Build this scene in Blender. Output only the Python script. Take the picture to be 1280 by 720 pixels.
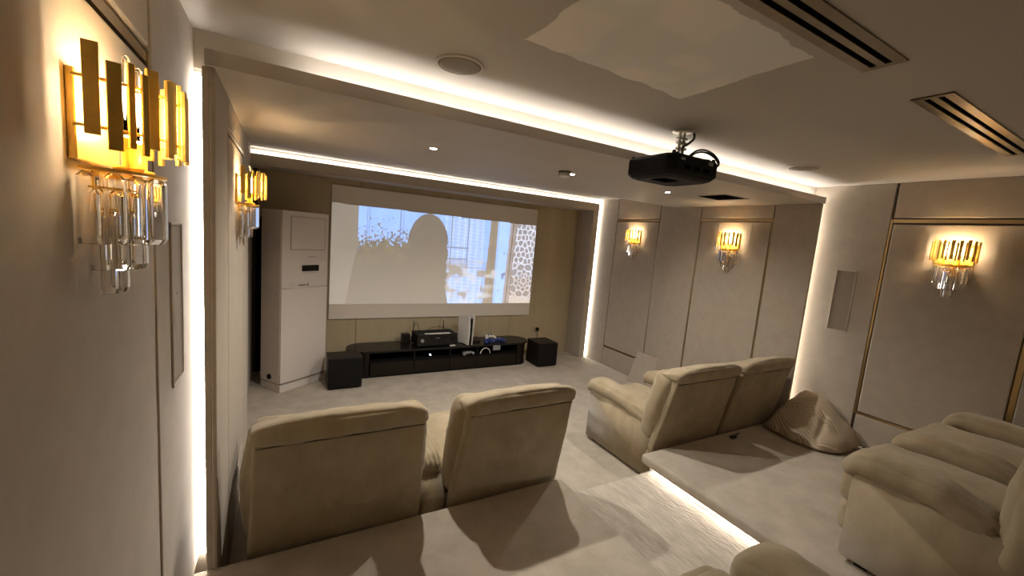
import bpy, bmesh, math, random
import numpy as np
from mathutils import Vector, Matrix, noise
R_ = math.radians
C = bpy.context.scene.collection
for o in list(bpy.data.objects):
    bpy.data.objects.remove(o)

# ------------------------------------------------------------------ camera
F_PX = 511.857
cam_d = bpy.data.cameras.new('camera')
cam_d.sensor_fit = 'HORIZONTAL'
cam_d.sensor_width = 36.0
cam_d.lens = F_PX / 1280 * 36.0
cam_d.clip_start = 0.02
cam = bpy.data.objects.new('camera', cam_d)
C.objects.link(cam)
CR = Matrix(((0.87389209, -0.01301962, -0.48594558),
             (-0.47900334, 0.14736086, -0.86535575),
             (0.08287597, 0.9889971, 0.12254105)))
cam.matrix_world = Matrix.Translation((0, 0, 2.1)) @ CR.to_4x4()
bpy.context.scene.camera = cam

# ------------------------------------------------------------------ world, exposure
w = bpy.data.worlds.new('world')
bpy.context.scene.world = w
w.use_nodes = True
w.node_tree.nodes['Background'].inputs[0].default_value = (0.9, 0.8, 0.7, 1)
w.node_tree.nodes['Background'].inputs[1].default_value = 0.02
vs = bpy.context.scene.view_settings
vs.view_transform = 'Standard'
vs.look = 'None'
vs.gamma = 1
vs.use_curve_mapping = False
vs.exposure = 1.28
# light levels of the room's own lamps
E_COVE, E_SIDE, E_HEAD, E_STEP = 13.0, 15.0, 0.70, 6.5
E_BULB, W_DOWN = 118.0, 52.0
WARM = (1.0, 0.80, 0.56)
NEUT = (1.0, 0.95, 0.89)

# ------------------------------------------------------------------ materials
def new_mat(name):
    m = bpy.data.materials.new(name)
    m.use_nodes = True
    nt = m.node_tree
    return m, nt, nt.nodes['Principled BSDF']

def fabric(name, col, col2, rough=0.9, scale=40, bump=0.15, bscale=300, sheen=0.0, stretch=(1, 1, 1), dist=0.004):
    m, nt, b = new_mat(name)
    tc = nt.nodes.new('ShaderNodeTexCoord')
    mp = nt.nodes.new('ShaderNodeMapping')
    mp.inputs['Scale'].default_value = stretch
    nt.links.new(tc.outputs['Object'], mp.inputs[0])
    n1 = nt.nodes.new('ShaderNodeTexNoise')
    n1.inputs['Scale'].default_value = scale
    n1.inputs['Detail'].default_value = 6
    n1.inputs['Roughness'].default_value = 0.65
    nt.links.new(mp.outputs[0], n1.inputs[0])
    mx = nt.nodes.new('ShaderNodeMix')
    mx.data_type = 'RGBA'
    mx.inputs[6].default_value = (*col, 1)
    mx.inputs[7].default_value = (*col2, 1)
    cr = nt.nodes.new('ShaderNodeValToRGB')
    cr.color_ramp.elements[0].position = 0.35
    cr.color_ramp.elements[1].position = 0.68
    nt.links.new(n1.outputs[0], cr.inputs[0])
    nt.links.new(cr.outputs[0], mx.inputs[0])
    nt.links.new(mx.outputs[2], b.inputs['Base Color'])
    b.inputs['Roughness'].default_value = rough
    b.inputs['Specular IOR Level'].default_value = 0.2
    b.inputs['Sheen Weight'].default_value = sheen
    n2 = nt.nodes.new('ShaderNodeTexNoise')
    n2.inputs['Scale'].default_value = bscale
    n2.inputs['Detail'].default_value = 4
    nt.links.new(mp.outputs[0], n2.inputs[0])
    bp = nt.nodes.new('ShaderNodeBump')
    bp.inputs['Strength'].default_value = bump
    bp.inputs['Distance'].default_value = dist
    nt.links.new(n2.outputs[0], bp.inputs['Height'])
    nt.links.new(bp.outputs[0], b.inputs['Normal'])
    return m

def plain(name, col, rough=0.5, metal=0.0, spec=0.5, nscale=60, var=0.08, bump=0.0):
    m, nt, b = new_mat(name)
    tc = nt.nodes.new('ShaderNodeTexCoord')
    n1 = nt.nodes.new('ShaderNodeTexNoise')
    n1.inputs['Scale'].default_value = nscale
    n1.inputs['Detail'].default_value = 3
    nt.links.new(tc.outputs['Object'], n1.inputs[0])
    mx = nt.nodes.new('ShaderNodeMix')
    mx.data_type = 'RGBA'
    mx.inputs[6].default_value = (*[c * (1 - var) for c in col], 1)
    mx.inputs[7].default_value = (*[min(1, c * (1 + var)) for c in col], 1)
    nt.links.new(n1.outputs[0], mx.inputs[0])
    nt.links.new(mx.outputs[2], b.inputs['Base Color'])
    b.inputs['Roughness'].default_value = rough
    b.inputs['Metallic'].default_value = metal
    b.inputs['Specular IOR Level'].default_value = spec
    if bump:
        bp = nt.nodes.new('ShaderNodeBump')
        bp.inputs['Strength'].default_value = bump
        bp.inputs['Distance'].default_value = 0.002
        nt.links.new(n1.outputs[0], bp.inputs['Height'])
        nt.links.new(bp.outputs[0], b.inputs['Normal'])
    return m

def emit(name, col, strength):
    m, nt, b = new_mat(name)
    b.inputs['Base Color'].default_value = (0.8, 0.8, 0.8, 1)
    b.inputs['Emission Color'].default_value = (*col, 1)
    b.inputs['Emission Strength'].default_value = strength
    return m

M = {}
M['wall'] = fabric('wall_fabric', (0.39, 0.335, 0.27), (0.43, 0.37, 0.30), scale=9, bump=0.12, bscale=260, sheen=0.1, dist=0.002)
M['wall_front'] = fabric('front_wall_fabric', (0.45, 0.375, 0.25), (0.485, 0.405, 0.275), scale=3, bump=0.12, bscale=260, dist=0.002, stretch=(5, 1, .3))
M['seam'] = plain('seam_dark', (0.10, 0.08, 0.06), 0.9)
M['gold'] = plain('brushed_gold_trim', (0.55, 0.40, 0.20), 0.28, 1.0, nscale=30, var=0.1)
M['carpet'] = fabric('carpet', (0.40, 0.35, 0.285), (0.50, 0.44, 0.37), scale=5, bump=0.6, bscale=170, dist=0.006)
M['carpet_step'] = fabric('carpet_brushed', (0.40, 0.35, 0.29), (0.55, 0.49, 0.42), scale=16, bump=0.8, bscale=60, stretch=(1.0, 0.3, 1), dist=0.010)
M['sofa'] = fabric('sofa_velour', (0.30, 0.24, 0.152), (0.385, 0.312, 0.206), scale=7, bump=0.25, bscale=220, sheen=0.25, dist=0.003, stretch=(1, 1, .6))
M['white_paint'] = plain('white_paint', (0.62, 0.57, 0.50), 0.7, spec=0.2, nscale=3, var=0.03)
M['drop_paint'] = plain('ceiling_paint_greige', (0.47, 0.425, 0.375), 0.62, spec=0.25, nscale=2.2, var=0.06)
M['black'] = plain('black_matte', (0.008, 0.0075, 0.0075), 0.6, spec=0.15)
M['black_gloss'] = plain('black_lacquer', (0.010, 0.008, 0.007), 0.25, spec=0.3, nscale=4)
M['black_panel'] = plain('dark_drawer_front', (0.014, 0.010, 0.007), 0.4, spec=.2, nscale=8)
M['void'] = plain('dark_void', (0.004, 0.004, 0.004), 1.0, spec=0.0)
M['speaker_grille'] = fabric('speaker_grille', (0.22, 0.18, 0.135), (0.26, 0.215, 0.165), scale=400, bump=0.3, bscale=900)
M['disc_grille'] = fabric('disc_grille', (0.26, 0.22, 0.175), (0.30, 0.255, 0.205), scale=400, bump=0.2, bscale=900)
M['ac_white'] = plain('ac_enamel', (0.66, 0.60, 0.56), 0.25, spec=0.5, nscale=1.2, var=0.03)
M['ac_line'] = plain('ac_joint_grey', (0.25, 0.22, 0.20), 0.6)
M['plastic_white'] = plain('white_plastic', (0.70, 0.68, 0.65), 0.4)
M['grey'] = plain('grey_plastic', (0.25, 0.25, 0.26), 0.5)
M['blue'] = plain('blue_plastic', (0.02, 0.045, 0.22), 0.35, nscale=90, var=0.6)
M['brown'] = plain('brown_plastic', (0.07, 0.035, 0.025), 0.5)
M['chrome'] = plain('white_metal', (0.70, 0.67, 0.60), 0.3, 0.6)
M['rubber'] = plain('rubber_cable', (0.015, 0.013, 0.012), 0.45)
M['vent'] = plain('vent_bronze', (0.22, 0.165, 0.10), 0.33, 0.6, nscale=20, var=0.3)
M['sconce_gold'] = plain('sconce_gold', (0.72, 0.48, 0.11), 0.40, 0.65, nscale=70, var=0.14, bump=0.2)
M['crystal'] = new_mat('crystal')[0]
b = M['crystal'].node_tree.nodes['Principled BSDF']
b.inputs['Base Color'].default_value = (1.0, 0.975, 0.93, 1)
b.inputs['Transmission Weight'].default_value = 1.0
b.inputs['Roughness'].default_value = 0.02
b.inputs['IOR'].default_value = 1.38
M['bulb'] = emit('bulb_glow', (1.0, 0.80, 0.53), E_BULB)
M['led_cove'] = emit('led_cove', NEUT, E_COVE)
M['led_side'] = emit('led_side', (1.0, 0.94, 0.86), E_SIDE)
M['led_head'] = emit('led_head', (1.0, 0.88, 0.68), E_HEAD)
M['led_portal'] = emit('led_portal', (1.0, 0.94, 0.86), 8.0)
M['led_recess'] = emit('led_recess', NEUT, 9.0)
M['led_step'] = emit('led_step', (1.0, 0.95, 0.88), E_STEP)
M['down_lens'] = emit('downlight_lens', (1.0, 0.95, 0.88), 30)
M['tick'] = emit('indicator', (0.8, 0.9, 1.0), 0.6)
M['corduroy'] = fabric('corduroy_cover', (0.50, 0.41, 0.30), (0.58, 0.48, 0.36), scale=12, bump=0.3, bscale=300)
nt = M['corduroy'].node_tree
tc = nt.nodes.new('ShaderNodeUVMap'); wv = nt.nodes.new('ShaderNodeTexWave')
wv.inputs['Scale'].default_value = 8.0; wv.inputs['Distortion'].default_value = 1.2
wv.inputs['Detail'].default_value = 1; wv.inputs['Detail Scale'].default_value = 0.5
nt.links.new(tc.outputs[0], wv.inputs[0])
bp2 = nt.nodes.new('ShaderNodeBump'); bp2.inputs['Strength'].default_value = 0.4; bp2.inputs['Distance'].default_value = 0.012
bb = nt.nodes['Principled BSDF']
old = bb.inputs['Normal'].links[0].from_node
nt.links.new(old.outputs[0], bp2.inputs['Normal']); nt.links.new(wv.outputs[1], bp2.inputs['Height'])
nt.links.new(bp2.outputs[0], bb.inputs['Normal'])
base_in = bb.inputs['Base Color'].links[0].from_socket
rib = nt.nodes.new('ShaderNodeMix'); rib.data_type = 'RGBA'; rib.inputs[6].default_value = (0.37, 0.295, 0.21, 1)
nt.links.new(wv.outputs[1], rib.inputs[0]); nt.links.new(base_in, rib.inputs[7]); nt.links.new(rib.outputs[2], bb.inputs['Base Color'])

# main ceiling: greige paint with the pale unpainted filler patch
def ceiling_mat():
    m, nt, b = new_mat('ceiling_paint_with_patch')
    tc = nt.nodes.new('ShaderNodeTexCoord')
    sx = nt.nodes.new('ShaderNodeSeparateXYZ')
    nz = nt.nodes.new('ShaderNodeTexNoise')
    nz.inputs['Scale'].default_value = 7
    nz.inputs['Detail'].default_value = 4
    nt.links.new(tc.outputs['Object'], nz.inputs[0])
    nt.links.new(tc.outputs['Object'], sx.inputs[0])
    def math_(op, a, c, clamp=False):
        n = nt.nodes.new('ShaderNodeMath'); n.operation = op; n.use_clamp = clamp
        for i, v in ((0, a), (1, c)):
            if isinstance(v, (int, float)): n.inputs[i].default_value = v
            else: nt.links.new(v, n.inputs[i])
        return n.outputs[0]
    dn = math_('MULTIPLY', math_('SUBTRACT', nz.outputs[0], 0.5), 0.07)
    def edge(axis, c, half, skew=0.0, other=None, amp=1.0):
        v = math_('SUBTRACT', sx.outputs[axis], c)
        if skew: v = math_('SUBTRACT', v, math_('MULTIPLY', sx.outputs[other], skew))
        v = math_('ABSOLUTE', v, 0)
        v = math_('ADD', v, dn)
        return math_('MULTIPLY', math_('SUBTRACT', half, v), 160, True)
    ex = edge(0, 1.325, 0.485)
    ey = edge(1, 1.21 , 0.32, 0.035, 0)
    mask = math_('MULTIPLY', ex, ey)
    n2 = nt.nodes.new('ShaderNodeTexNoise'); n2.inputs['Scale'].default_value = 3.2; n2.inputs['Detail'].default_value = 1
    nt.links.new(tc.outputs['Object'], n2.inputs[0])
    cr = nt.nodes.new('ShaderNodeValToRGB')
    cr.color_ramp.elements[0].position = 0.47; cr.color_ramp.elements[0].color = (0.74, 0.72, 0.67, 1)
    cr.color_ramp.elements[1].position = 0.53; cr.color_ramp.elements[1].color = (0.82, 0.76, 0.70, 1)
    nt.links.new(n2.outputs[0], cr.inputs[0])
    n3 = nt.nodes.new('ShaderNodeTexNoise'); n3.inputs['Scale'].default_value = 1.5
    nt.links.new(tc.outputs['Object'], n3.inputs[0])
    base = nt.nodes.new('ShaderNodeMix'); base.data_type = 'RGBA'
    base.inputs[6].default_value = (0.45, 0.41, 0.365, 1); base.inputs[7].default_value = (0.50, 0.46, 0.41, 1)
    nt.links.new(n3.outputs[0], base.inputs[0])
    mx = nt.nodes.new('ShaderNodeMix'); mx.data_type = 'RGBA'
    nt.links.new(mask, mx.inputs[0]); nt.links.new(base.outputs[2], mx.inputs[6]); nt.links.new(cr.outputs[0], mx.inputs[7])
    nt.links.new(mx.outputs[2], b.inputs['Base Color'])
    b.inputs['Roughness'].default_value = 0.75
    b.inputs['Specular IOR Level'].default_value = 0.2
    return m
M['ceiling'] = ceiling_mat()

# ------------------------------------------------------------------ mesh helpers
def link(name, bm, mat, parent=None, smooth=False, loc=None):
    me = bpy.data.meshes.new(name)
    bm.normal_update()
    bm.to_mesh(me)
    bm.free()
    if smooth:
        for p in me.polygons: p.use_smooth = True
    me.materials.append(M[mat] if isinstance(mat, str) else mat)
    o = bpy.data.objects.new(name, me)
    C.objects.link(o)
    if parent is not None: o.parent = parent
    if loc: o.location = loc
    return o

def add_box(bm, x0, x1, y0, y1, z0, z1, bev=0.0, seg=2):
    r = bmesh.ops.create_cube(bm, size=1.0)
    vs_ = r['verts']
    for v in vs_:
        v.co = Vector(((x0 + x1) / 2 + v.co.x * (x1 - x0), (y0 + y1) / 2 + v.co.y * (y1 - y0), (z0 + z1) / 2 + v.co.z * (z1 - z0)))
    if bev:
        es = list({e for v in vs_ for e in v.link_edges})
        bmesh.ops.bevel(bm, geom=es, offset=bev, segments=seg, profile=0.5, affect='EDGES')
    return bm

def box(name, x0, x1, y0, y1, z0, z1, mat, parent=None, bev=0.0, seg=2):
    bm = bmesh.new()
    add_box(bm, min(x0, x1), max(x0, x1), min(y0, y1), max(y0, y1), min(z0, z1), max(z0, z1), bev, seg)
    return link(name, bm, mat, parent)

def curve_pts(pts, m=5):
    pts = [Vector(p) for p in pts]; out = []
    for i in range(len(pts) - 1):
        a, b, c, d = pts[max(i - 1, 0)], pts[i], pts[i + 1], pts[min(i + 2, len(pts) - 1)]
        for k in range(m):
            t = k / m
            out.append(.5 * ((2 * b) + (c - a) * t + (2 * a - 5 * b + 4 * c - d) * t * t + (3 * b - a - 3 * c + d) * t ** 3))
    return out + [pts[-1]]

def add_tube(bm, pts, r, n=8, cap=True):
    pts = [Vector(p) for p in pts]
    rings = []
    prev = None
    for i, p in enumerate(pts):
        d = (pts[min(i + 1, len(pts) - 1)] - pts[max(i - 1, 0)]).normalized()
        if prev is None:
            a = d.orthogonal().normalized()
        else:
            a = (prev - d * prev.dot(d)).normalized()
        prev = a
        b_ = d.cross(a)
        rings.append([bm.verts.new(p + (a * math.cos(2 * math.pi * k / n) + b_ * math.sin(2 * math.pi * k / n)) * r) for k in range(n)])
    for i in range(len(rings) - 1):
        for k in range(n):
            bm.faces.new((rings[i][k], rings[i][(k + 1) % n], rings[i + 1][(k + 1) % n], rings[i + 1][k]))
    if cap:
        bm.faces.new(rings[0][::-1]); bm.faces.new(rings[-1])
    return bm

def add_cyl(bm, c, r1, r2, h, n=32):
    x, y, z = c
    a = [bm.verts.new((x + r1 * math.cos(2 * math.pi * k / n), y + r1 * math.sin(2 * math.pi * k / n), z)) for k in range(n)]
    b_ = [bm.verts.new((x + r2 * math.cos(2 * math.pi * k / n), y + r2 * math.sin(2 * math.pi * k / n), z + h)) for k in range(n)]
    for k in range(n): bm.faces.new((a[k], a[(k + 1) % n], b_[(k + 1) % n], b_[k]))
    bm.faces.new(a[::-1]); bm.faces.new(b_)
    return bm

def add_lathe(bm, prof, n=32, c=(0, 0, 0)):
    rings = []
    for r, z in prof:
        rings.append([bm.verts.new((c[0] + r * math.cos(2 * math.pi * k / n), c[1] + r * math.sin(2 * math.pi * k / n), c[2] + z)) for k in range(n)])
    for i in range(len(rings) - 1):
        for k in range(n):
            bm.faces.new((rings[i][k], rings[i][(k + 1) % n], rings[i + 1][(k + 1) % n], rings[i + 1][k]))
    bm.faces.new(rings[0][::-1]); bm.faces.new(rings[-1])
    bmesh.ops.recalc_face_normals(bm, faces=bm.faces)
    return bm

def soft(name, lo, hi, mat, parent=None, r=0.05, n=(14, 14, 14), puff=(0, 0, 0), wr=0.0, freq=6.0, seed=0, fn=None, pre=None, smooth=True):
    """a cushion: rounded box with bulging faces and creases"""
    lo = Vector(lo); hi = Vector(hi); c = (lo + hi) / 2; h = (hi - lo) / 2
    r = min(r, h.x, h.y, h.z)
    bm = bmesh.new(); vd = {}
    def co(i, m_, half):
        t = i / m_
        s = 0.55 * (-math.cos(math.pi * t)) + 0.45 * (2 * t - 1)
        return s * half
    def vert(i, j, k):
        key = (i, j, k)
        if key in vd: return vd[key]
        p = Vector((co(i, n[0], h.x), co(j, n[1], h.y), co(k, n[2], h.z)))
        u = Vector((p.x / h.x, p.y / h.y, p.z / h.z))
        inner = Vector([max(-(h[a] - r), min(h[a] - r, p[a])) for a in range(3)])
        d = p - inner
        nn = d.normalized() if d.length > 1e-9 else Vector((0, 0, 1))
        q = inner + nn * r
        for a in range(3):
            o1, o2 = (a + 1) % 3, (a + 2) % 3
            q[a] += (1 if p[a] > 0 else -1) * abs(u[a]) ** 3 * puff[a] * max(0, 1 - u[o1] ** 2) * max(0, 1 - u[o2] ** 2)
        if wr:
            s = Vector((seed * 3.7, seed * 1.3, seed * 7.1))
            q += nn * wr * noise.noise((q + c) * freq + s)
            q += nn * wr * 0.4 * noise.noise((q + c) * freq * 2.7 + s)
        q = q + c
        if pre: q = pre(q)
        if fn: q = fn(q)
        v = bm.verts.new(q); vd[key] = v
        return v
    nx, ny, nz = n
    for (a, b_, fix, ax) in ((nx, ny, nz, 2), (ny, nz, nx, 0), (nz, nx, ny, 1)):
        for side in (0, fix):
            for i in range(a):
                for j in range(b_):
                    def K(ii, jj):
                        if ax == 2: return (ii, jj, side)
                        if ax == 0: return (side, ii, jj)
                        return (jj, side, ii)
                    f = [vert(*K(i, j)), vert(*K(i + 1, j)), vert(*K(i + 1, j + 1)), vert(*K(i, j + 1))]
                    if side == 0: f.reverse()
                    bm.faces.new(f)
    return link(name, bm, mat, parent, smooth)

def empty(name, loc=(0, 0, 0), rz=0.0):
    o = bpy.data.objects.new(name, None)
    o.empty_display_size = 0.1
    C.objects.link(o); o.location = loc; o.rotation_euler = (0, 0, rz)
    return o

def tag(o, label=None, cat=None, group=None):
    if label: o['label'] = label
    if cat: o['category'] = cat
    if group: o['group'] = group
    return o

def struct(o, label=None, cat=None):
    o['kind'] = 'structure'
    if label: o['label'] = label
    if cat: o['category'] = cat
    return o

def copy_tree(o, parent=None):
    c = o.copy(); C.objects.link(c)
    if parent is not None: c.parent = parent
    for ch in [x for x in o.children]: copy_tree(ch, c)
    return c

# ------------------------------------------------------------------ levels
XL, XR = -0.366, 4.97            # fabric faces of the side walls
PLX, PRX = -0.272, 4.87          # faces of the projecting wall bays
YB = -1.4                        # rear wall
HC, HD = 2.897, 2.713            # main ceiling, dropped ceiling
PT, TR = 0.35, 0.18              # platform, aisle step
YD0, YD1 = 2.405, 4.10
YS = 6.25

# ------------------------------------------------------------------ room shell
struct(box('floor', XL - .1, XR + .12, 2.2, YS + .05, -0.06, 0.0, 'carpet'), 'beige carpeted lower floor in front of the screen', 'floor')

def platform(name, x0, x1, y0, y1, z0, z1, lab, bev=0.02):
    o = box(name, x0, x1, y0, y1, z0, z1, 'carpet', None, bev, 3)
    return struct(o, lab, 'platform')
platform('platform', XL - .05, 1.825, YB, 2.27, -0.05, PT, 'carpeted platform along the left wall', 0.012)
pb = platform('platform', 2.71, XR + .02, YB, 2.315, 0.262, PT, 'carpeted platform on the right with a lit overhanging edge', 0.03)
box('riser', 2.83, XR + .02, YB, 2.30, -0.05, 0.262, 'white_paint', pb)
# led under the platform nosing and its loose wire
box('led_strip', 2.815, 2.829, 0.35, 2.27, 0.206, 0.24, 'led_step', pb)
bm = bmesh.new()
add_tube(bm, [(2.80 + .012 * math.sin(i * 1.7), 0.5 + i * 0.1, 0.19 + 0.008 * math.sin(i * .9)) for i in range(18)], 0.0022, 5)
link('wire', bm, 'rubber', pb)

# aisle step with brushed pile
bm = bmesh.new()
nx_, ny_ = 70, 120
gx = [1.80 + (2.84 - 1.80) * i / nx_ for i in range(nx_ + 1)]
gy = [-0.1 + (2.285 + 0.1) * j / ny_ for j in range(ny_ + 1)]
gv = [[bm.verts.new((x, y, TR + 0.0016 * noise.noise(Vector((x * 26, y * 9, 0))) + 0.0012 * noise.noise(Vector((x * 60, y * 22, 3))))) for y in gy] for x in gx]
for i in range(nx_):
    for j in range(ny_):
        bm.faces.new((gv[i][j], gv[i + 1][j], gv[i + 1][j + 1], gv[i][j + 1]))
fr = [bm.verts.new((x, 2.29, -0.02)) for x in gx]
for i in range(nx_):
    bm.faces.new((gv[i][ny_], gv[i + 1][ny_], fr[i + 1], fr[i]))
bmesh.ops.recalc_face_normals(bm, faces=bm.faces)
struct(link('aisle_step', bm, 'carpet_step', None, True), 'brushed carpet step of the aisle between the two platforms', 'step')
struct(box('platform', 1.83, 2.70, YB, -0.1, -0.05, PT, 'carpet'), 'carpeted top landing at the rear of the aisle', 'platform')

cl = struct(box('ceiling', XL - .1, XR + .12, YB, YS + .05, HC, HC + .06, 'ceiling'), 'greige upper ceiling with a pale filler patch', 'ceiling')
cl.data.transform(Matrix.Identity(4))
# dropped ceiling with its cove
dc = empty('dropped_ceiling', (0, 0, 0)); struct(dc, 'lower ceiling zone between the two light coves', 'ceiling')
box('ceiling_slab', XL - .05, XR + .05, YD0, YD1, HD, HC, 'drop_paint', dc)
box('cove_ledge', XL + .06, XR - .08, 2.265, YD0, HD, HD + .016, 'drop_paint', dc)
box('cove_lip', XL + .06, XR - .08, 2.245, 2.265, HD, HD + .064, 'drop_paint', dc)
box('cove_back', XL - .02, XR + .02, YD0 - .006, YD0 - .001, HD + .016, HC, 'white_paint', dc)
box('led_strip', XL + .45, XR - .02, 2.335, 2.355, HD + .017, HD + .025, 'led_cove', dc)

# header and columns framing the screen wall
hd = empty('trim_1', (0, 0, 0)); struct(hd, 'fabric header and column framing the screen wall', 'trim')
box('header_face', XL - .02, XR - .05, 5.80, 5.825, 2.695, 2.822, 'wall', hd, .004)
box('header_soffit', XL - .02, XR - .18, 5.825, YS, 2.695, 2.715, 'wall', hd)
box('cove_back', XL - .02, XR + .02, 5.90, 5.92, 2.715, HC, 'white_paint', hd)
box('led_strip', XL, XR - .03, 5.885, 5.899, 2.735, 2.875, 'led_head', hd)
box('led_strip', XL, XR - .03, 5.835, 5.865, 2.74, 2.75, 'led_recess', hd)
box('side_column', XR - .18, XR - .12, 5.80, YS, 0.0, 2.70, 'wall', hd, .012)
box('column_flange', XR - .13, XR - .055, 5.80, 5.83, 0.0, 2.70, 'wall', hd, .004)
box('led_strip', XR - .05, XR - .004, 5.845, 5.86, 0.01, HC, 'led_portal', hd)

# front wall in fabric panels
wf = struct(box('wall_front', XL - .1, XR + .12, YS + .015, YS + .06, 0, HC, 'seam'), 'olive brown panelled wall behind the screen', 'wall')
xs = [XL + .42, 0.93, 2.225, 3.517, 4.80]
for a, b_ in zip(xs[:-1], xs[1:]):
    box('panel', a + .003, b_ - .003, YS, YS + .015, 0.0, 0.9, 'wall_front', wf, .003)
for a, b_ in zip([XL + .05, 0.93, 2.25, 3.33], [0.93, 2.25, 3.33, 4.80]):
    box('panel', a + .003, b_ - .003, YS, YS + .015, 0.9 if a > 0.5 else 2.1, 2.70, 'wall_front', wf, .003)
box('panel', 0.05, 0.927, YS, YS + .015, 0.9, 2.1, 'wall_front', wf, .003)
box('baseboard', XL, XR - .17, YS - .012, YS, 0, 0.03, 'wall_front', wf)
# dark doorway at the left end of the front wall, mostly behind the air conditioner
d1 = struct(box('door_1', XL + .035, XL + .40, YS - .004, YS + .012, 0.0, 2.08, 'void'), 'narrow dark doorway left of the air conditioner', 'door')
box('door_frame', XL + .40, XL + .425, YS - .02, YS + .012, 0.0, 2.10, 'wall', d1)
struct(box('wall_back', XL - .1, XR + .12, YB - .05, YB, 0, HC, 'wall'), 'plain fabric rear wall of the room', 'wall')

def side_wall(right):
    S = 1 if right else -1
    fx = XR if right else XL       # fabric face
    def X(d):                      # d = distance from the fabric face into the wall
        return fx + S * d
    nm = 'wall_right' if right else 'wall_left'
    wl = box(nm, X(.022), X(.09), YB, YS + .05, 0, HC, 'seam')
    struct(wl, 'taupe fabric panelled %s side wall' % ('right' if right else 'left'), 'wall')
    def P(y0, y1, z0, z1, d=0.0, bev=.008, par=None, name='panel', mat='wall'):
        return box(name, X(d), X(.03), y0, y1, z0, z1, mat, par or wl, bev, 3)
    # rear bays behind and beside the camera
    for (c0, c1) in ((0.78, 1.70), (-0.92, 0.02)):
        P(c0 + .006, c1 - .006, .682, 2.515)
        P(c0, c1, PT, .652)
        P(c0, c1, 2.575, HC)
        box('gold_trim', X(.006), X(.024), c0, c1, .657, .675, 'gold', wl)
        box('gold_trim', X(.006), X(.024), c0, c1, 2.53, 2.56, 'gold', wl)
        box('gold_trim', X(.004), X(.024), c1 + .002, c1 + .018, .65, 2.56, 'gold', wl)
        box('gold_trim', X(.004), X(.024), c0 - .035, c0 - .002, .65, 2.56, 'gold', wl)
    P(1.722, YD0, PT, HC, bev=.006)
    P(0.065, .742, PT, HC)
    P(YB, -.96, PT, HC)
    # front bay
    f0, f1 = 4.456, 5.37
    P(f1 + .008, 5.86 if right else YS - .005, 0, HC)
    P(f0 + .006, f1 - .006, .345, 2.515)
    P(f0, f1, 0, .315)
    P(f0, f1, 2.56, HC)
    P(4.05, f0 - .012, 0, HC)
    box('gold_trim', X(.004), X(.024), f0, f1, .317, .335, 'gold', wl)
    box('gold_trim', X(.0), X(.024), f0, f1, 2.525, 2.55, 'gold', wl)
    for yy in (f0 - .009, f1 + .001):
        box('gold_trim', X(.008), X(.024), yy, yy + .006, .317, 2.55, 'gold', wl)
    # projecting bay carrying the dropped ceiling
    px = PRX if right else PLX
    def Q(d): return px + S * d
    by = empty('wall_bay', (0, 0, 0))
    struct(by, 'projecting fabric wall bay on the %s under the dropped ceiling' % ('right' if right else 'left'), 'wall bay')
    box('bay_core', Q(.018), X(.03), 2.42, 4.10, 0, HD, 'wall', by)
    box('bay_edge', Q(.018), Q(.048), 2.272, 2.42, 0, HD, 'wall', by, .004)
    def B(y0, y1, z0, z1): box('panel', Q(0), Q(.02), y0, y1, z0, z1, 'wall', by, .006, 3)
    B(3.682, 4.10, 0, HD)
    B(2.265, 2.722, 0, HD)
    B(2.745, 3.655, .345, 2.515)
    B(2.735, 3.668, 0, .315)
    B(2.735, 3.668, 2.56, HD)
    box('gold_trim', Q(.0), Q(.02), 2.735, 3.668, 2.525, 2.55, 'gold', by)
    box('gold_trim', Q(.005), Q(.02), 2.735, 3.668, .317, .335, 'gold', by)
    for yy in (2.725, 3.668):
        box('gold_trim', Q(.003), Q(.019), yy, yy + .009, .317, 2.55, 'gold', by)
    # vertical light strip behind the bay's rear edge
    a_, b2 = sorted((px + S * .052, fx - S * .002))
    box('led_strip', a_, b2, 2.395, 2.404, PT, HC - .2, 'led_side', by)
    return wl
side_wall(True)
side_wall(False)

# ------------------------------------------------------------------ ceiling fittings
def ceiling_vent(x0, x1, lab):
    t = empty('ceiling_vent', ((x0 + x1) / 2, .828, HC)); tag(t, lab, 'vent', 'slot vents in the upper ceiling')
    h = (x1 - x0) / 2; W2 = .073
    bm = bmesh.new()
    for y0, y1 in ((-W2, -.036), (-.013, .013), (.036, W2)):
        add_box(bm, -h, h, y0, y1, -.006, 0.0)
    for s in (-1, 1):
        add_box(bm, s * h - (.03 if s > 0 else 0), s * h + (.03 if s < 0 else 0), -W2, W2, -.0055, 0.0)
    link('frame', bm, 'vent', t)
    for y0 in (-.036, .013):
        box('slot', -h + .03, h - .03, y0, y0 + .023, -.002, -.0005, 'void', t)
    return t
ceiling_vent(0.57, 2.075, 'bronze two-slot ceiling vent nearer the pale patch')
ceiling_vent(2.565, 4.12, 'bronze two-slot ceiling vent nearer the right wall, with bright reflections')

def ceiling_speaker(x, y, r, lab):
    t = empty('ceiling_speaker', (x, y, HC)); tag(t, lab, 'speaker', 'round ceiling speakers')
    bm = bmesh.new()
    add_lathe(bm, [(r, 0), (r, -.006), (r - .004, -.009), (r - .01, -.009), (r - .012, -.004)], 48)
    link('rim', bm, 'white_paint', t, True)
    bm = bmesh.new()
    add_lathe(bm, [(r - .011, -.001), (r - .011, -.006), (r * .7, -.008), (.002, -.009)], 48)
    link('grille', bm, 'disc_grille', t, True)
ceiling_speaker(.72, 1.972, .115, 'round ceiling speaker nearest the left wall')
ceiling_speaker(3.87, 1.985, .125, 'round ceiling speaker near the right wall behind the projector')

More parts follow.
